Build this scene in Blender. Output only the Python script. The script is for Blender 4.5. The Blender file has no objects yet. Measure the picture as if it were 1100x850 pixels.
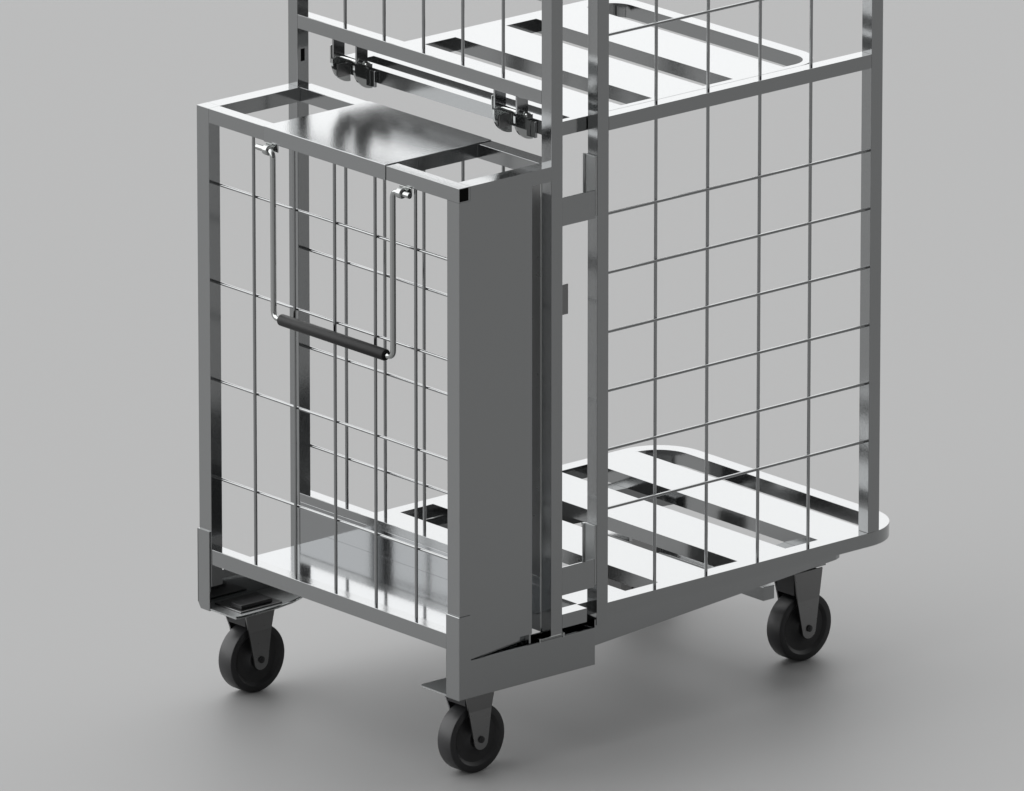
import bpy, bmesh, math, random
from mathutils import Vector, Matrix
random.seed(4)
S = bpy.context.scene
COL = S.collection

# ------------------------------------------------------------------ camera
AZ, EL, DIST, FPX = math.radians(49.185), math.radians(16.919), 23.478, 14848.0
T = Vector((0.1375, 0.0, 0.7360))
right = Vector((math.cos(AZ), math.sin(AZ), 0))
fwd = Vector((-math.sin(AZ)*math.cos(EL), math.cos(AZ)*math.cos(EL), -math.sin(EL)))
up = right.cross(fwd)
cd = bpy.data.cameras.new("camera")
cam = bpy.data.objects.new("camera", cd); COL.objects.link(cam)
m = Matrix((right, up, -fwd)).transposed().to_4x4()
m.translation = T - fwd*DIST
cam.matrix_world = m
cd.sensor_width = 36.0; cd.sensor_fit = 'HORIZONTAL'
cd.lens = FPX*36.0/1100.0
cd.clip_start = 1.0; cd.clip_end = 400.0
S.camera = cam

# ------------------------------------------------------------------ world (studio light, by direction)
W = bpy.data.worlds.new("World"); S.world = W; W.use_nodes = True
nt = W.node_tree; N = nt.nodes; L = nt.links
bg = N['Background']
tc = N.new('ShaderNodeTexCoord'); sx = N.new('ShaderNodeSeparateXYZ')
L.new(tc.outputs['Generated'], sx.inputs[0])
def math_node(op, a, b=None, clamp=False):
    n = N.new('ShaderNodeMath'); n.operation = op; n.use_clamp = clamp
    for i, v in enumerate((a, b)):
        if v is None: continue
        if isinstance(v, (int, float)): n.inputs[i].default_value = v
        else: L.new(v, n.inputs[i])
    return n.outputs[0]
def mapr(v, a, b, c, d, smooth=True):
    n = N.new('ShaderNodeMapRange'); n.interpolation_type = 'SMOOTHSTEP' if smooth else 'LINEAR'
    L.new(v, n.inputs['Value'])
    n.inputs['From Min'].default_value = a; n.inputs['From Max'].default_value = b
    n.inputs['To Min'].default_value = c; n.inputs['To Max'].default_value = d
    return n.outputs['Result']
side = mapr(sx.outputs['X'], 0.65, -0.25, 0.0, 1.0)          # bright to the left (-X), dark to the right
front = mapr(sx.outputs['Y'], -0.9, 0.1, 1.45, 1.0)
band = mapr(sx.outputs['Z'], 0.9, 0.45, 1.2, 1.0)
lo = mapr(sx.outputs['Z'], -0.02, 0.06, 0.0, 1.0)
v = math_node('MULTIPLY', math_node('MULTIPLY', side, front), band)
v = math_node('ADD', math_node('MULTIPLY', v, 1.81), 0.15)
v = math_node('MULTIPLY', v, lo)
cmb = N.new('ShaderNodeCombineColor')
L.new(math_node('MULTIPLY', v, 0.992), cmb.inputs[0]); L.new(math_node('MULTIPLY', v, 0.996), cmb.inputs[1]); L.new(math_node('MULTIPLY', v, 1.0), cmb.inputs[2])
L.new(cmb.outputs[0], bg.inputs['Color']); bg.inputs['Strength'].default_value = 1.0

S.view_settings.view_transform = 'Standard'; S.view_settings.look = 'None'
S.view_settings.exposure = 0.0; S.view_settings.gamma = 1.0
S.render.engine = 'CYCLES'
try:
    S.cycles.max_bounces = 10; S.cycles.glossy_bounces = 8
except Exception: pass

# ------------------------------------------------------------------ materials
def new_mat(name):
    mt = bpy.data.materials.new(name); mt.use_nodes = True
    return mt, mt.node_tree.nodes, mt.node_tree.links, mt.node_tree.nodes['Principled BSDF']
def metal(name, col, rough, var=0.03, scale=60.0, grain=(1, 1, 1), bump=0.0):
    mt, n, l, b = new_mat(name)
    b.inputs['Metallic'].default_value = 1.0
    b.inputs['Base Color'].default_value = (*col, 1)
    t = n.new('ShaderNodeTexCoord'); mp = n.new('ShaderNodeMapping'); mp.inputs['Scale'].default_value = grain
    nz = n.new('ShaderNodeTexNoise'); nz.inputs['Scale'].default_value = scale; nz.inputs['Detail'].default_value = 3
    l.new(t.outputs['Object'], mp.inputs[0]); l.new(mp.outputs[0], nz.inputs['Vector'])
    r = n.new('ShaderNodeMapRange'); l.new(nz.outputs['Fac'], r.inputs['Value'])
    r.inputs['From Min'].default_value = 0.3; r.inputs['From Max'].default_value = 0.7
    r.inputs['To Min'].default_value = rough-var; r.inputs['To Max'].default_value = rough+var
    l.new(r.outputs['Result'], b.inputs['Roughness'])
    if bump:
        bp = n.new('ShaderNodeBump'); bp.inputs['Strength'].default_value = bump; bp.inputs['Distance'].default_value = 0.0004
        l.new(nz.outputs['Fac'], bp.inputs['Height']); l.new(bp.outputs[0], b.inputs['Normal'])
    return mt
def plastic(name, col, rough, spec=0.5, scale=300.0):
    mt, n, l, b = new_mat(name)
    b.inputs['Base Color'].default_value = (*col, 1); b.inputs['Roughness'].default_value = rough
    b.inputs['Specular IOR Level'].default_value = spec
    t = n.new('ShaderNodeTexCoord'); nz = n.new('ShaderNodeTexNoise'); nz.inputs['Scale'].default_value = scale
    l.new(t.outputs['Object'], nz.inputs['Vector'])
    r = n.new('ShaderNodeMapRange'); l.new(nz.outputs['Fac'], r.inputs['Value'])
    r.inputs['To Min'].default_value = rough-0.06; r.inputs['To Max'].default_value = rough+0.06
    l.new(r.outputs['Result'], b.inputs['Roughness'])
    return mt
STEEL = metal("zinc_steel", (0.331, 0.337, 0.339), 0.125, 0.035, 420.0, bump=0.10)
SHEET = metal("zinc_sheet", (0.345, 0.352, 0.355), 0.155, 0.04, 420.0, bump=0.32)
FLOORSHEET = metal("zinc_floor_sheet", (0.340, 0.347, 0.352), 0.085, 0.02, 260.0, bump=0.04)
CHROME = metal("polished_steel", (0.44, 0.45, 0.445), 0.07, 0.02)
ROUGH = metal("rough_zinc_steel", (0.42, 0.43, 0.43), 0.42, 0.10, 500.0, bump=0.3)
FORK = metal("fork_steel", (0.24, 0.24, 0.24), 0.30, 0.03)
TYRE = plastic("black_rubber", (0.016, 0.016, 0.017), 0.42)
HUB = plastic("black_hub_plastic", (0.010, 0.010, 0.011), 0.35)
GRIP = plastic("black_grip_rubber", (0.006, 0.006, 0.006), 0.5, 0.3)
BLACK = plastic("black_hole_dark", (0.002, 0.002, 0.002), 0.8, 0.1)  # near-black that paints the dark inside tube ends and holes

fm, n, l, b = new_mat("studio_floor")
b.inputs['Base Color'].default_value = (0.220, 0.220, 0.219, 1)
b.inputs['Roughness'].default_value = 0.60
b.inputs['IOR'].default_value = 1.60

# ------------------------------------------------------------------ mesh helpers
def link(name, bm, mat, parent=None, smooth=False):
    me = bpy.data.meshes.new(name)
    bmesh.ops.recalc_face_normals(bm, faces=bm.faces[:])
    bm.to_mesh(me); bm.free()
    me.materials.append(mat)
    if smooth:
        for p in me.polygons: p.use_smooth = True
        me.set_sharp_from_angle(angle=math.radians(35))
    o = bpy.data.objects.new(name, me); COL.objects.link(o)
    if parent: o.parent = parent
    return o
def box(bm, x0, x1, y0, y1, z0, z1, bev=0.0006):
    r = bmesh.ops.create_cube(bm, size=1.0)
    vs = r['verts']
    for v_ in vs:
        v_.co = Vector(((x0+x1)/2 + v_.co.x*(x1-x0), (y0+y1)/2 + v_.co.y*(y1-y0), (z0+z1)/2 + v_.co.z*(z1-z0)))
    if bev > 0:
        es = list({e for v_ in vs for e in v_.link_edges})
        bmesh.ops.bevel(bm, geom=es, offset=bev, segments=2, affect='EDGES', profile=0.5)
def tube(bm, pts, r, seg=14):
    """round bar through a list of points, closed ends"""
    rings = []
    P = [Vector(p) for p in pts]
    prev = None
    for i, p in enumerate(P):
        d = (P[min(i+1, len(P)-1)] - P[max(i-1, 0)]).normalized()
        if prev is None:
            a = Vector((0, 0, 1)) if abs(d.z) < 0.9 else Vector((1, 0, 0))
            u = d.cross(a).normalized()
        else:
            u = (prev - d*prev.dot(d)).normalized()
        prev = u; w = d.cross(u)
        rings.append([bm.verts.new(p + (u*math.cos(2*math.pi*k/seg) + w*math.sin(2*math.pi*k/seg))*r) for k in range(seg)])
    for a, c in zip(rings[:-1], rings[1:]):
        for k in range(seg):
            bm.faces.new((a[k], a[(k+1) % seg], c[(k+1) % seg], c[k]))
    bm.faces.new(rings[0][::-1]); bm.faces.new(rings[-1])
def arc_path(pts, rad, n=7):
    """round the inner corners of a polyline"""
    P = [Vector(p) for p in pts]; out = [P[0]]
    for i in range(1, len(P)-1):
        a = (P[i-1]-P[i]).normalized(); c = (P[i+1]-P[i]).normalized()
        s, e = P[i]+a*rad, P[i]+c*rad
        for k in range(n+1):
            t_ = k/n
            out.append((1-t_)**2*s + 2*t_*(1-t_)*P[i] + t_*t_*e)
    out.append(P[-1]); return out
def prism(bm, pts, axis, a, b_):
    """polygon pts (2-D) pushed along an axis from a to b_. axis 'x': pts are (y,z); 'y': (x,z); 'z': (x,y)"""
    def c(p, h):
        return {'x': (h, p[0], p[1]), 'y': (p[0], h, p[1]), 'z': (p[0], p[1], h)}[axis]
    A = [bm.verts.new(c(p, a)) for p in pts]; B = [bm.verts.new(c(p, b_)) for p in pts]
    bm.faces.new(A); bm.faces.new(B[::-1])
    for i in range(len(pts)):
        j = (i+1) % len(pts); bm.faces.new((A[i], A[j], B[j], B[i]))
def revolve_x(bm, prof, cx, cy, cz, seg=64):
    """closed profile of (x, r) turned about the X axis"""
    R = [[bm.verts.new((cx+x, cy+r*math.cos(2*math.pi*k/seg), cz+r*math.sin(2*math.pi*k/seg))) for k in range(seg)] for x, r in prof]
    n_ = len(R)
    for i in range(n_-1):
        for k in range(seg):
            bm.faces.new((R[i][k], R[i][(k+1) % seg], R[i+1][(k+1) % seg], R[i+1][k]))
    bm.faces.new(R[0][::-1]); bm.faces.new(R[-1])
def round_rect(x0, x1, y0, y1, r):
    """r = radii at (x0,y0), (x1,y0), (x1,y1), (x0,y1)"""
    out = []
    for (cx, cy, rr, a0) in ((x0, y0, r[0], 180), (x1, y0, r[1], 270), (x1, y1, r[2], 0), (x0, y1, r[3], 90)):
        sx_ = 1 if cx == x0 else -1; sy_ = 1 if cy == y0 else -1
        if rr <= 0: out.append((cx, cy)); continue
        for k in range(13):
            a = math.radians(a0 + 90*k/12)
            out.append((cx + sx_*rr + rr*math.cos(a), cy + sy_*rr + rr*math.sin(a)))
    return out
def plate_holes(name, outer, holes, z0, z1, mat, parent=None):
    cu = bpy.data.curves.new("outline", 'CURVE'); cu.dimensions = '2D'; cu.fill_mode = 'BOTH'
    for loop in [outer]+holes:
        sp = cu.splines.new('POLY'); sp.points.add(len(loop)-1); sp.use_cyclic_u = True
        for i, p in enumerate(loop): sp.points[i].co = (p[0], p[1], 0, 1)
    cu.extrude = (z1-z0)/2
    tmp = bpy.data.objects.new("outline", cu); COL.objects.link(tmp)
    bpy.context.view_layer.update()
    me = bpy.data.meshes.new_from_object(tmp.evaluated_get(bpy.context.evaluated_depsgraph_get()))
    bpy.data.objects.remove(tmp); bpy.data.curves.remove(cu)
    me.name = name; me.transform(Matrix.Translation((0, 0, (z0+z1)/2)))
    me.materials.clear(); me.materials.append(mat)
    bm = bmesh.new(); bm.from_mesh(me); bmesh.ops.remove_doubles(bm, verts=bm.verts[:], dist=1e-5)
    bmesh.ops.recalc_face_normals(bm, faces=bm.faces[:]); bm.to_mesh(me); bm.free()
    for p in me.polygons: p.use_smooth = True
    me.set_sharp_from_angle(angle=math.radians(25))
    o = bpy.data.objects.new(name, me); COL.objects.link(o)
    if parent: o.parent = parent
    return o
def B(name, x0, x1, y0, y1, z0, z1, mat, parent, bev=0.0006):
    bm = bmesh.new(); box(bm, x0, x1, y0, y1, z0, z1, bev)
    return link(name, bm, mat, parent)
def bar(name, a, c, r, mat, parent, seg=14):
    bm = bmesh.new(); tube(bm, [a, c], r, seg)
    return link(name, bm, mat, parent, True)

# ------------------------------------------------------------------ setting
bm = bmesh.new()
R = 60
vs = [bm.verts.new((R*math.cos(2*math.pi*k/96), R*math.sin(2*math.pi*k/96), 0)) for k in range(96)]
bm.faces.new(vs)
floor = link("floor", bm, fm)
floor['kind'] = 'structure'; floor['category'] = 'floor'; floor['label'] = "plain light grey studio floor under the steel trolley"

# ------------------------------------------------------------------ the trolley
root = bpy.data.objects.new("nesting_trolley", None); COL.objects.link(root)
root.location = (0, 0, 0)
root['label'] = "zinc steel wire mesh cage trolley with slatted shelf, front compartment and black wheels"
root['category'] = "trolley"

XL, XR = -0.700, 0.0
TZ, RZ = 1.0709, 1.0450          # front compartment: top, underside of its top rails
YM, YM2 = 0.2078, 0.2333         # middle frame, front and back
Y2, Y3 = 0.3126, 0.9722          # side frame, front and back
TOP = 1.56

# --- front compartment: frame, its posts, wires
f = bmesh.new()
box(f, XL+0.0325, XR, 0.0, 0.0249, RZ, TZ)                # front top rail between the posts
ff = link("front_top_rail", f, STEEL, root)
ff.name = "front_frame"
B("post", XL, XL+0.0325, 0, 0.025, 0.2, TZ, STEEL, ff)
B("post", XR-0.0315, XR-0.0031, 0.0001, 0.025, 0.2, 1.0449, STEEL, ff, 0.0)
B("bottom_rail", XL+0.0325, XR-0.0315, 0.0005, 0.0250, 0.2405, 0.2687, STEEL, ff)
B("side_rail", XL, XL+0.0320, 0.025, YM, RZ, TZ, STEEL, ff)
B("side_rail", XR-0.0315, XR, 0.0250, YM, RZ, TZ, STEEL, ff, 0.0)
WR = 0.0030
for x in (-0.5584, -0.4495, -0.3415, -0.2335, -0.1265):
    bar("wire", (x, 0.0105, 0.262), (x, 0.0105, 1.050), WR, STEEL, ff)
for i in range(4):
    z = 0.9326 - i*0.17855
    bar("wire", (XL+0.028, 0.0105+2*WR-0.0008, z), (XR-0.026, 0.0105+2*WR-0.0008, z), WR-0.0003, STEEL, ff)
# black box as the dark inside of the open tube, near top corner
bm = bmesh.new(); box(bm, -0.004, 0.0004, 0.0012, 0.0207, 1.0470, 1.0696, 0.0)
tube_dark = link("tube_end_dark", bm, BLACK, ff)

# --- cover sheet folded over the front rail, with its two folded sides
bm = bmesh.new()
cx0, cx1 = -0.5170, -0.1925
box(bm, cx0, cx1, -0.0012, YM2+0.005, TZ+0.0002, TZ+0.0016, 0.0005)
box(bm, cx0, cx1, -0.0016, -0.0002, RZ-0.0005, TZ+0.0014, 0.0007)
box(bm, cx1-0.0016, cx1-0.0002, 0.0250, YM-0.0005, RZ+0.001, TZ+0.0004, 0.0003)
box(bm, cx0+0.0002, cx0+0.0016, 0.0250, YM-0.0005, RZ+0.001, TZ+0.0004, 0.0003)
link("cover_sheet", bm, SHEET, root)

# --- solid right side sheet with a back fold enlarged to darken the groove
bm = bmesh.new()
box(bm, -0.0030, 0.0, 0.0, 0.1641, 0.2425, 1.0450, 0.0)
box(bm, -0.0350, -0.0031, 0.1600, 0.1640, 0.1640, 1.0449, 0.0)
box(bm, -0.1350, -0.0350, 0.1600, 0.1640, 0.1640, 1.0000, 0.0)  # extra fold width, added so the groove behind reflects dark
link("side_sheet", bm, STEEL, root)

# --- compartment floor
bm = bmesh.new()
box(bm, -0.601, -0.0315, 0.0252, YM+0.0004, 0.2615, 0.2645, 0.0004)
link("compartment_floor", bm, FLOORSHEET, root)

# --- corner plates (angle iron feet)
for s in (0, 1):
    bm = bmesh.new()
    if s == 0:
        prism(bm, [(XL-0.0015, 0.3010), (XL-0.0015, 0.166), (XL+0.0055, 0.1553), (XL+0.0300, 0.1553), (XL+0.0300, 0.3010)], 'y', -0.0028, -0.0002)
        box(bm, XL-0.0028, XL-0.0002, -0.0028, 0.024, 0.166, 0.3010, 0.0004)
    else:
        box(bm, XR-0.0330, XR+0.0018, -0.0030, -0.0002, 0.1553, 0.3065, 0.0012)
        box(bm, XR+0.0004, XR+0.0022, -0.0028, 0.024, 0.1565, 0.3062, 0.0007)
    link("corner_plate", bm, STEEL, root)

# --- base side channels (outer plate, gusset under it)
def gusset(x_out, sgn):
    return [(x_out+sgn*a, c) for a, c in ((0.0, -0.002), (0.098, -0.002), (0.101, 0.006), (0.1005, 0.050), (0.097, 0.095), (0.090, 0.135), (0.078, 0.168), (0.062, 0.190), (0.045, 0.200), (0.0, 0.200))]
# right
bm = bmesh.new()
box(bm, -0.0030, 0.0008, 0.0245, 0.3080, 0.1562, 0.2238, 0.0005)
rc = link("base_channel", bm, STEEL, root)
bm = bmesh.new(); prism(bm, gusset(-0.0032, -1), 'z', 0.1570, 0.1600); link("gusset", bm, ROUGH, rc)
bm = bmesh.new()  # inner walls added to make the channel interior dark
box(bm, -0.0480, -0.0035, 0.0250, 0.3080, 0.1602, 0.1625, 0.0004)
box(bm, -0.0510, -0.0482, 0.0250, 0.3080, 0.1602, 0.2200, 0.0004)
box(bm, -0.0480, -0.0032, 0.3050, 0.3080, 0.1627, 0.2225, 0.0003)
link("channel_shade_walls", bm, STEEL, rc)
bm = bmesh.new()  # slanted tube between the sheet and the plate
P0, P1 = Vector((-0.0015, 0.0252, 0)), Vector((-0.0140, 0.1595, 0))
d = (P1-P0).normalized(); nn = Vector((-d.y, d.x, 0))*0.022
prism(bm, [(P0.x, P0.y), (P1.x, P1.y), ((P1+nn).x, (P1+nn).y), ((P0+nn).x, (P0+nn).y)], 'z', 0.2245, 0.2415)
link("slanted_tube", bm, STEEL, rc)
bm = bmesh.new(); tube(bm, [(-0.0005, 0.1830, 0.2262), (-0.0005, 0.2330, 0.2262)], 0.0026, 14)
box(bm, -0.0045, 0.0020, 0.1800, 0.1828, 0.2215, 0.2300, 0.0004); box(bm, -0.0045, 0.0020, 0.2335, 0.2375, 0.2215, 0.2300, 0.0004)
link("clip_pin", bm, CHROME, rc)
# left
bm = bmesh.new()
box(bm, XL+0.0002, XL+0.0030, 0.0, 0.3080, 0.1562, 0.2230, 0.0005)
lc = link("base_channel", bm, STEEL, root)
bm = bmesh.new(); prism(bm, gusset(XL+0.0032, 1), 'z', 0.1570, 0.1600); link("gusset", bm, ROUGH, lc)
bm = bmesh.new(); tube(bm, [(p[0], p[1], 0.1600) for p in gusset(XL+0.0032, 1)[1:9]], 0.0022, 10); link("gusset_rim", bm, CHROME, lc, True)
B("mount_plate", -0.684, -0.612, 0.020, 0.115, 0.1602, 0.1632, FORK, lc)
B("slanted_tube", XL+0.0032, XL+0.022, 0.026, 0.200, 0.2060, 0.2225, STEEL, lc)

# --- middle frame
bm = bmesh.new(); box(bm, XL+0.0252, XR-0.0262, YM, YM2, 1.1762, 1.2014)
mf = link("middle_frame", bm, STEEL, root)
B("post", XL, XL+0.0250, YM, YM2, 0.2236, TOP, STEEL, mf)
B("post", XR-0.0260, XR, YM, YM2, 0.2236, TOP, STEEL, mf)
B("rail", XL+0.0252, XR-0.0262, YM, YM2+0.005, RZ, TZ, STEEL, mf)
B("bottom_rail", XL+0.0252, XR-0.0262, YM, YM2, 0.3130, 0.3288, STEEL, mf)
B("kick_panel", XL+0.0252, XR-0.0262, YM+0.0006, YM2-0.012, 0.2300, 0.3127, FLOORSHEET, mf)
B("inner_strip", -0.062, -0.0264, YM, YM2-0.001, 0.3290, 1.0446, FORK, mf)  # darker steel here puts the groove's shade into the colour
bar("edge_glint", (-0.0262, YM-0.0004, 0.2300), (-0.0262, YM-0.0004, 1.0440), 0.0013, CHROME, mf, 10)  # polished bead added to draw a light line along the post's edge
for x in (-0.5605, -0.4560, -0.3510, -0.2470, -0.1405):
    bar("wire", (x, 0.2205, 0.325), (x, 0.2205, 1.050), WR, STEEL, mf)
    bar("wire", (x, 0.2205, 1.198), (x, 0.2205, TOP), WR, STEEL, mf)
for z in (0.7725, 0.5936, 0.4146, 1.3540):
    bar("wire", (XL+0.020, 0.2205+2*WR-0.0006, z), (XR-0.022, 0.2205+2*WR-0.0006, z), WR-0.0003, STEEL, mf)
B("post_hole_dark", XL+0.0245, XL+0.0254, 0.2155, 0.2240, 1.1150, 1.1370, BLACK, mf, 0.0)  # black slab painted as the dark of a hole in the post

# --- side frame (right)
bm = bmesh.new(); box(bm, -0.0265, 0.0, Y2+0.0257, Y3-0.0262, 1.1115, 1.1366)
sf = link("side_frame", bm, STEEL, root)
B("post", -0.0258, 0.0, Y2, Y2+0.0255, 0.2260, TOP, STEEL, sf)
B("post", -0.0258, 0.0, Y3-0.0260, Y3, 0.2627, TOP, STEEL, sf)
for y in (0.4584, 0.5778, 0.6979, 0.8166):
    bar("wire", (-0.0145, y, 0.258), (-0.0145, y, TOP), WR, STEEL, sf)
for i in range(-5, 6):
    z = 0.9606 - i*0.10607
    if abs(z-1.124) < 0.06: continue
    if z > TOP: continue
    bar("wire", (-0.0145+2*WR-0.0006, Y2+0.020, z), (-0.0145+2*WR-0.0006, Y3-0.020, z), WR-0.0003, STEEL, sf)

# --- straps that tie the side frame to the middle frame, with their hooks
for z0, z1 in ((0.9605, 1.0108), (0.2968, 0.3475)):
    bm = bmesh.new(); box(bm, -0.0034, -0.0004, YM2+0.0002, 0.3078, z0, z1, 0.0004)
    box(bm, -0.0200, -0.0036, YM2+0.0002, YM2+0.003, z0, z1, 0.0004)
    st = link("tie_strap", bm, STEEL, root)
    bm = bmesh.new()
    box(bm, -0.0260, -0.0004, 0.3082, 0.3123, z1-0.047, z1+0.0600, 0.0006)
    tube(bm, [(-0.0295, 0.3085, z1-0.010), (-0.0295, 0.3085, z1+0.0590)], 0.0030, 16)
    link("hook", bm, ROUGH, st)
B("side_tab", -0.0060, -0.0025, YM2+0.0002, 0.2485, 0.8010, 0.8550, FORK, root)

# --- upper shelf
def slotted(name, x0, x1, y0, y1, z0, z1, sx0, sx1, slots, last, rad, notch=False):
    outer = round_rect(x0, x1, y0, y1, (0.0, 0.0, rad, rad))
    if notch:
        outer = [(x0, y0), (x1, y0), (x1, 0.290), (-0.0265, 0.290), (-0.0265, Y2+0.0002), (x1, Y2+0.0002)] + outer[2:]
    holes = [round_rect(sx0, sx1, a, c, (0, 0, 0, 0))[::-1] for a, c in slots]
    holes.append(round_rect(sx0, sx1, last[0], last[1], (0, 0, rad-0.028, rad-0.028))[::-1])
    return plate_holes(name, outer, holes, z0, z1, STEEL, root)
shelf = slotted("shelf", -0.5960, -0.0275, 0.2337, 0.8720, 1.1115, 1.1364, -0.5600, -0.0400,
                [(0.2545, 0.2846), (0.4010, 0.4716), (0.5888, 0.6582)], (0.776, 0.8440), 0.070)
deck = slotted("deck", -0.6600, -0.0002, 0.2337, 1.0500, 0.2375, 0.2625, -0.6330, -0.0300,
               [(0.2545, 0.2936), (0.4042, 0.4805), (0.5905, 0.6655), (0.7775, 0.8546)], (0.9622, 1.0210), 0.095, True)

# --- slanting chassis members below the deck, cross beam, small stops
def member(xa, ya, xb, yb, w, z0, z1, parent):
    a, c = Vector((xa, ya, 0)), Vector((xb, yb, 0)); dd = (c-a).normalized(); s = 1 if xa < -0.35 else -1
    nv = Vector((dd.y, -dd.x, 0))*(w if s == 1 else -w)
    bm = bmesh.new()
    e1 = c - dd*0.02
    pts = [(a.x, a.y), (e1.x, e1.y), ((e1+nv*0.1+dd*0.014).x, (e1+nv*0.1+dd*0.014).y), ((c+nv*0.4).x, (c+nv*0.4).y), ((c+nv).x, (c+nv).y), ((a+nv).x, (a+nv).y)]
    prism(bm, pts, 'z', z0, z1)
    return link("chassis_member", bm, STEEL, parent)
member(-0.0010, 0.3085, -0.0960, 0.9750, 0.040, 0.1900, 0.2373, root)
member(-0.6600, 0.2500, -0.5640, 0.9750, 0.040, 0.1900, 0.2373, root)
bm = bmesh.new(); box(bm, -0.600, -0.112, 0.800, 0.826, 0.1410, 0.1660)
box(bm, -0.600, -0.570, 0.800, 0.826, 0.1662, 0.1898); box(bm, -0.470, -0.440, 0.800, 0.826, 0.1662, 0.2372)
cb = link("tie_beam", bm, STEEL, root)
B("stop_block", -0.400, -0.340, 0.745, 0.760, 0.1850, 0.2100, FORK, cb)
B("stop_block", -0.260, -0.215, 0.540, 0.555, 0.1850, 0.2100, FORK, cb)
bm = bmesh.new(); box(bm, -0.28, -0.19, 0.535, 0.560, 0.175, 0.215); link("stop_block", bm, FORK, cb)

# --- hinge clamps on the middle frame bar that carry the shelf
for xa, xb in ((-0.5770, -0.5150), (-0.1480, -0.0900)):
    cl = None
    for x in (xa, xb):
        bm = bmesh.new()
        pts = [(YM+0.0002, 1.1760), (YM2-0.0005, 1.1760), (YM2-0.0005, 1.146)]
        pts += [(0.2205+0.0128*math.cos(math.radians(-k*20)), 1.1440+0.0128*math.sin(math.radians(-k*20))) for k in range(1, 9)]
        pts += [(YM+0.0002, 1.146)]
        prism(bm, pts, 'x', x-0.004, x)
        if cl is None: cl = link("shelf_hinge", bm, STEEL, root)
        else: link("hinge_lug", bm, STEEL, cl)
    bar("hinge_pin", (xa-0.008, 0.2205, 1.1440), (xb+0.006, 0.2205, 1.1440), 0.0055, CHROME, cl, 20)
    for x in (xa+0.016, xb+0.013):
        bm = bmesh.new()
        pts = [(0.2325, 1.1440), (0.2325, 1.1005)]
        for k in range(1, 13):
            a = math.radians(270 - 88*k/12)
            pts.append((0.2325 + 0.0400*math.cos(a), 1.1405 + 0.0400*math.sin(a)))
        pts += [(0.1925, 1.1470), (0.2000, 1.1495), (0.2060, 1.1470)]
        prism(bm, pts, 'x', x-0.005, x)
        link("cam_plate", bm, CHROME, cl)
    bm = bmesh.new(); box(bm, xa+0.0162, xa+0.0180, 0.2020, 0.2290, 1.1120, 1.1360, 0.0007); link("cam_stop", bm, FORK, cl)
    bm = bmesh.new(); box(bm, xa-0.0090, xa-0.0060, YM-0.0010, YM+0.0060, 1.1330, 1.1650, 0.0008); link("spring_clip", bm, CHROME, cl)
    bm = bmesh.new()
    box(bm, xb+0.0132, xb+0.024, 0.2275, 0.2334, 1.1040, 1.1330, 0.0008)
    link("shelf_lug", bm, STEEL, cl)
    bm = bmesh.new(); revolve_x(bm, [(0, 0.0062), (0.003, 0.0062), (0.0045, 0.0045)], xb+0.0132, 0.2205, 1.1440, 24)
    link("bolt_head", bm, CHROME, cl, True)

# --- swing handle
HY = -0.0090
hz = 1.0345; xl, xr = -0.4830, -0.1635
bm = bmesh.new()
tube(bm, arc_path([(xl-0.042, HY, hz), (xl, HY, hz), (xl, HY, 0.7365), (xr, HY, 0.7365), (xr, HY, hz), (xr+0.045, HY, hz)], 0.014), 0.0052, 20)
hd = link("swing_handle", bm, CHROME, root, True)
bm = bmesh.new()
revolve_x(bm, [(0.0, 0.0095), (0.0015, 0.0104), (0.280-0.0015, 0.0104), (0.280, 0.0095)], -0.4630, HY, 0.7365, 32)
link("grip", bm, GRIP, hd, True)
for x in (xl-0.016, xr+0.020):
    bm = bmesh.new()
    box(bm, x-0.0150, x+0.0170, 0.0010, 0.0035, hz-0.004, RZ-0.0006, 0.0008)
    revolve_x(bm, [(-0.0065, 0.0075), (-0.0050, 0.0092), (0.0050, 0.0092), (0.0065, 0.0075)], x+0.002, HY, hz, 28)
    box(bm, x-0.0030, x+0.0060, HY, 0.0012, hz-0.0035, hz+0.0035, 0.0006)
    link("handle_bracket", bm, CHROME, hd)

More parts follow.
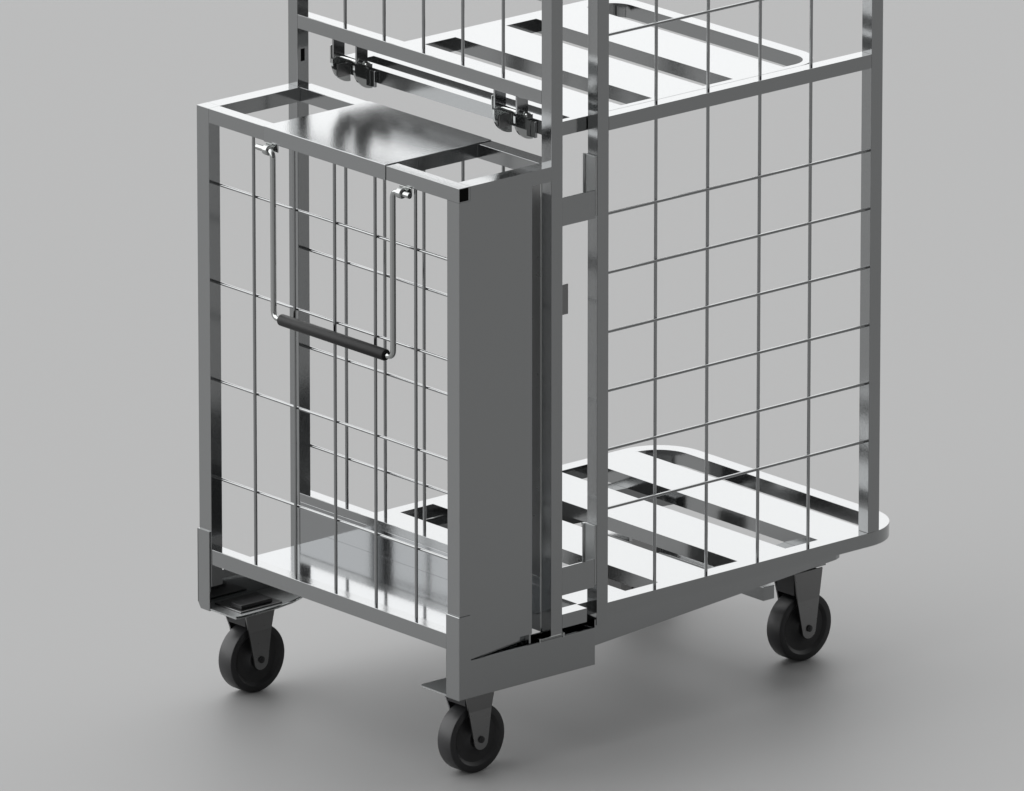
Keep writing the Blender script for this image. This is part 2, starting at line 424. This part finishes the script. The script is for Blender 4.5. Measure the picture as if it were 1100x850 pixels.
# --- casters
def caster(xo, yb, ztop, lbl):
    """xo = outer face of the right fork cheek, yb = axle"""
    r = 0.0625; xc = xo-0.0275
    bm = bmesh.new()
    zc = 0.1160
    for x, lean in ((xo-0.003, 0.0085), (xo-0.055, 0.0)):
        arc = [(yb+0.0157*math.cos(math.radians(-k*18)), r-0.003+0.0157*math.sin(math.radians(-k*18))) for k in range(0, 11)]
        prism(bm, [(yb-0.0275, zc), (yb+0.0235, zc)] + arc, 'x', x, x+0.003)
        a = [bm.verts.new((x+h, y_, zc)) for h in (0, 0.003) for y_ in (yb-0.0275, yb+0.0235)]
        c = [bm.verts.new((x+h+lean, y_, ztop)) for h in (0, 0.003) for y_ in (yb-0.0420, yb+0.0235)]
        for q in ((a[0], a[1], c[1], c[0]), (a[2], a[3], c[3], c[2]), (a[0], a[2], c[2], c[0]), (a[1], a[3], c[3], c[1]), (c[0], c[1], c[3], c[2])):
            bm.faces.new(q)
    box(bm, xo-0.0485, xo-0.0065, yb-0.0350, yb+0.0235, ztop-0.0035, ztop+0.0005, 0.0005)
    root_c = link("caster", bm, FORK, root)
    if lbl: root_c['label'] = lbl
    B("fork_shade_block", xo-0.0515, xo-0.0040, yb-0.0330, yb+0.0215, 0.1275, ztop-0.0037, HUB, root_c, 0.001)  # black block added for the shade between the fork cheeks
    bm = bmesh.new()
    w = 0.0180
    prof = [(-w+0.0005, 0.012), (-w+0.006, 0.030), (-w+0.006, 0.046), (-w, 0.050), (-w, r-0.0040), (-w+0.0012, r-0.0012), (-w+0.0040, r), (w-0.0035, r), (w-0.0010, r-0.0010), (w, r-0.0035), (w, 0.0500)]
    prof += [(w-0.0015, 0.0480), (w-0.0050, 0.0440), (w-0.0058, 0.0330), (w-0.0030, 0.0220), (w+0.0010, 0.0180), (w+0.0010, 0.012)]
    revolve_x(bm, prof, xc, yb, r, 72)
    wh = link("wheel", bm, TYRE, root_c, True)
    bm = bmesh.new(); revolve_x(bm, [(0, 0.0062), (0.0022, 0.0062), (0.0028, 0.0052)], xo+0.0001, yb, r, 24)
    revolve_x(bm, [(0, 0.0030), (0.0006, 0.0030)], xo+0.0030, yb, r, 6)
    link("axle_bolt", bm, HUB, root_c, True)
    B("swivel_plate", xo-0.068, xo+0.004, yb-0.045, yb+0.035, ztop+0.0007, ztop+0.0045, ROUGH, root_c)
    return root_c
caster(-0.0300, 0.0747, 0.1522, "black wheeled fixed caster at the near front corner")
c2 = caster(-0.6200, 0.0730, 0.1522, "black wheeled fixed caster at the left front corner")
B("spacer_block", -0.6480, -0.6200, 0.028, 0.098, 0.1634, 0.1710, HUB, c2)
caster(-0.1240, 0.9203, 0.1730, "black wheeled fixed caster under the right back of the deck")
caster(-0.5300, 0.9203, 0.1730, "black wheeled fixed caster under the left back of the deck")
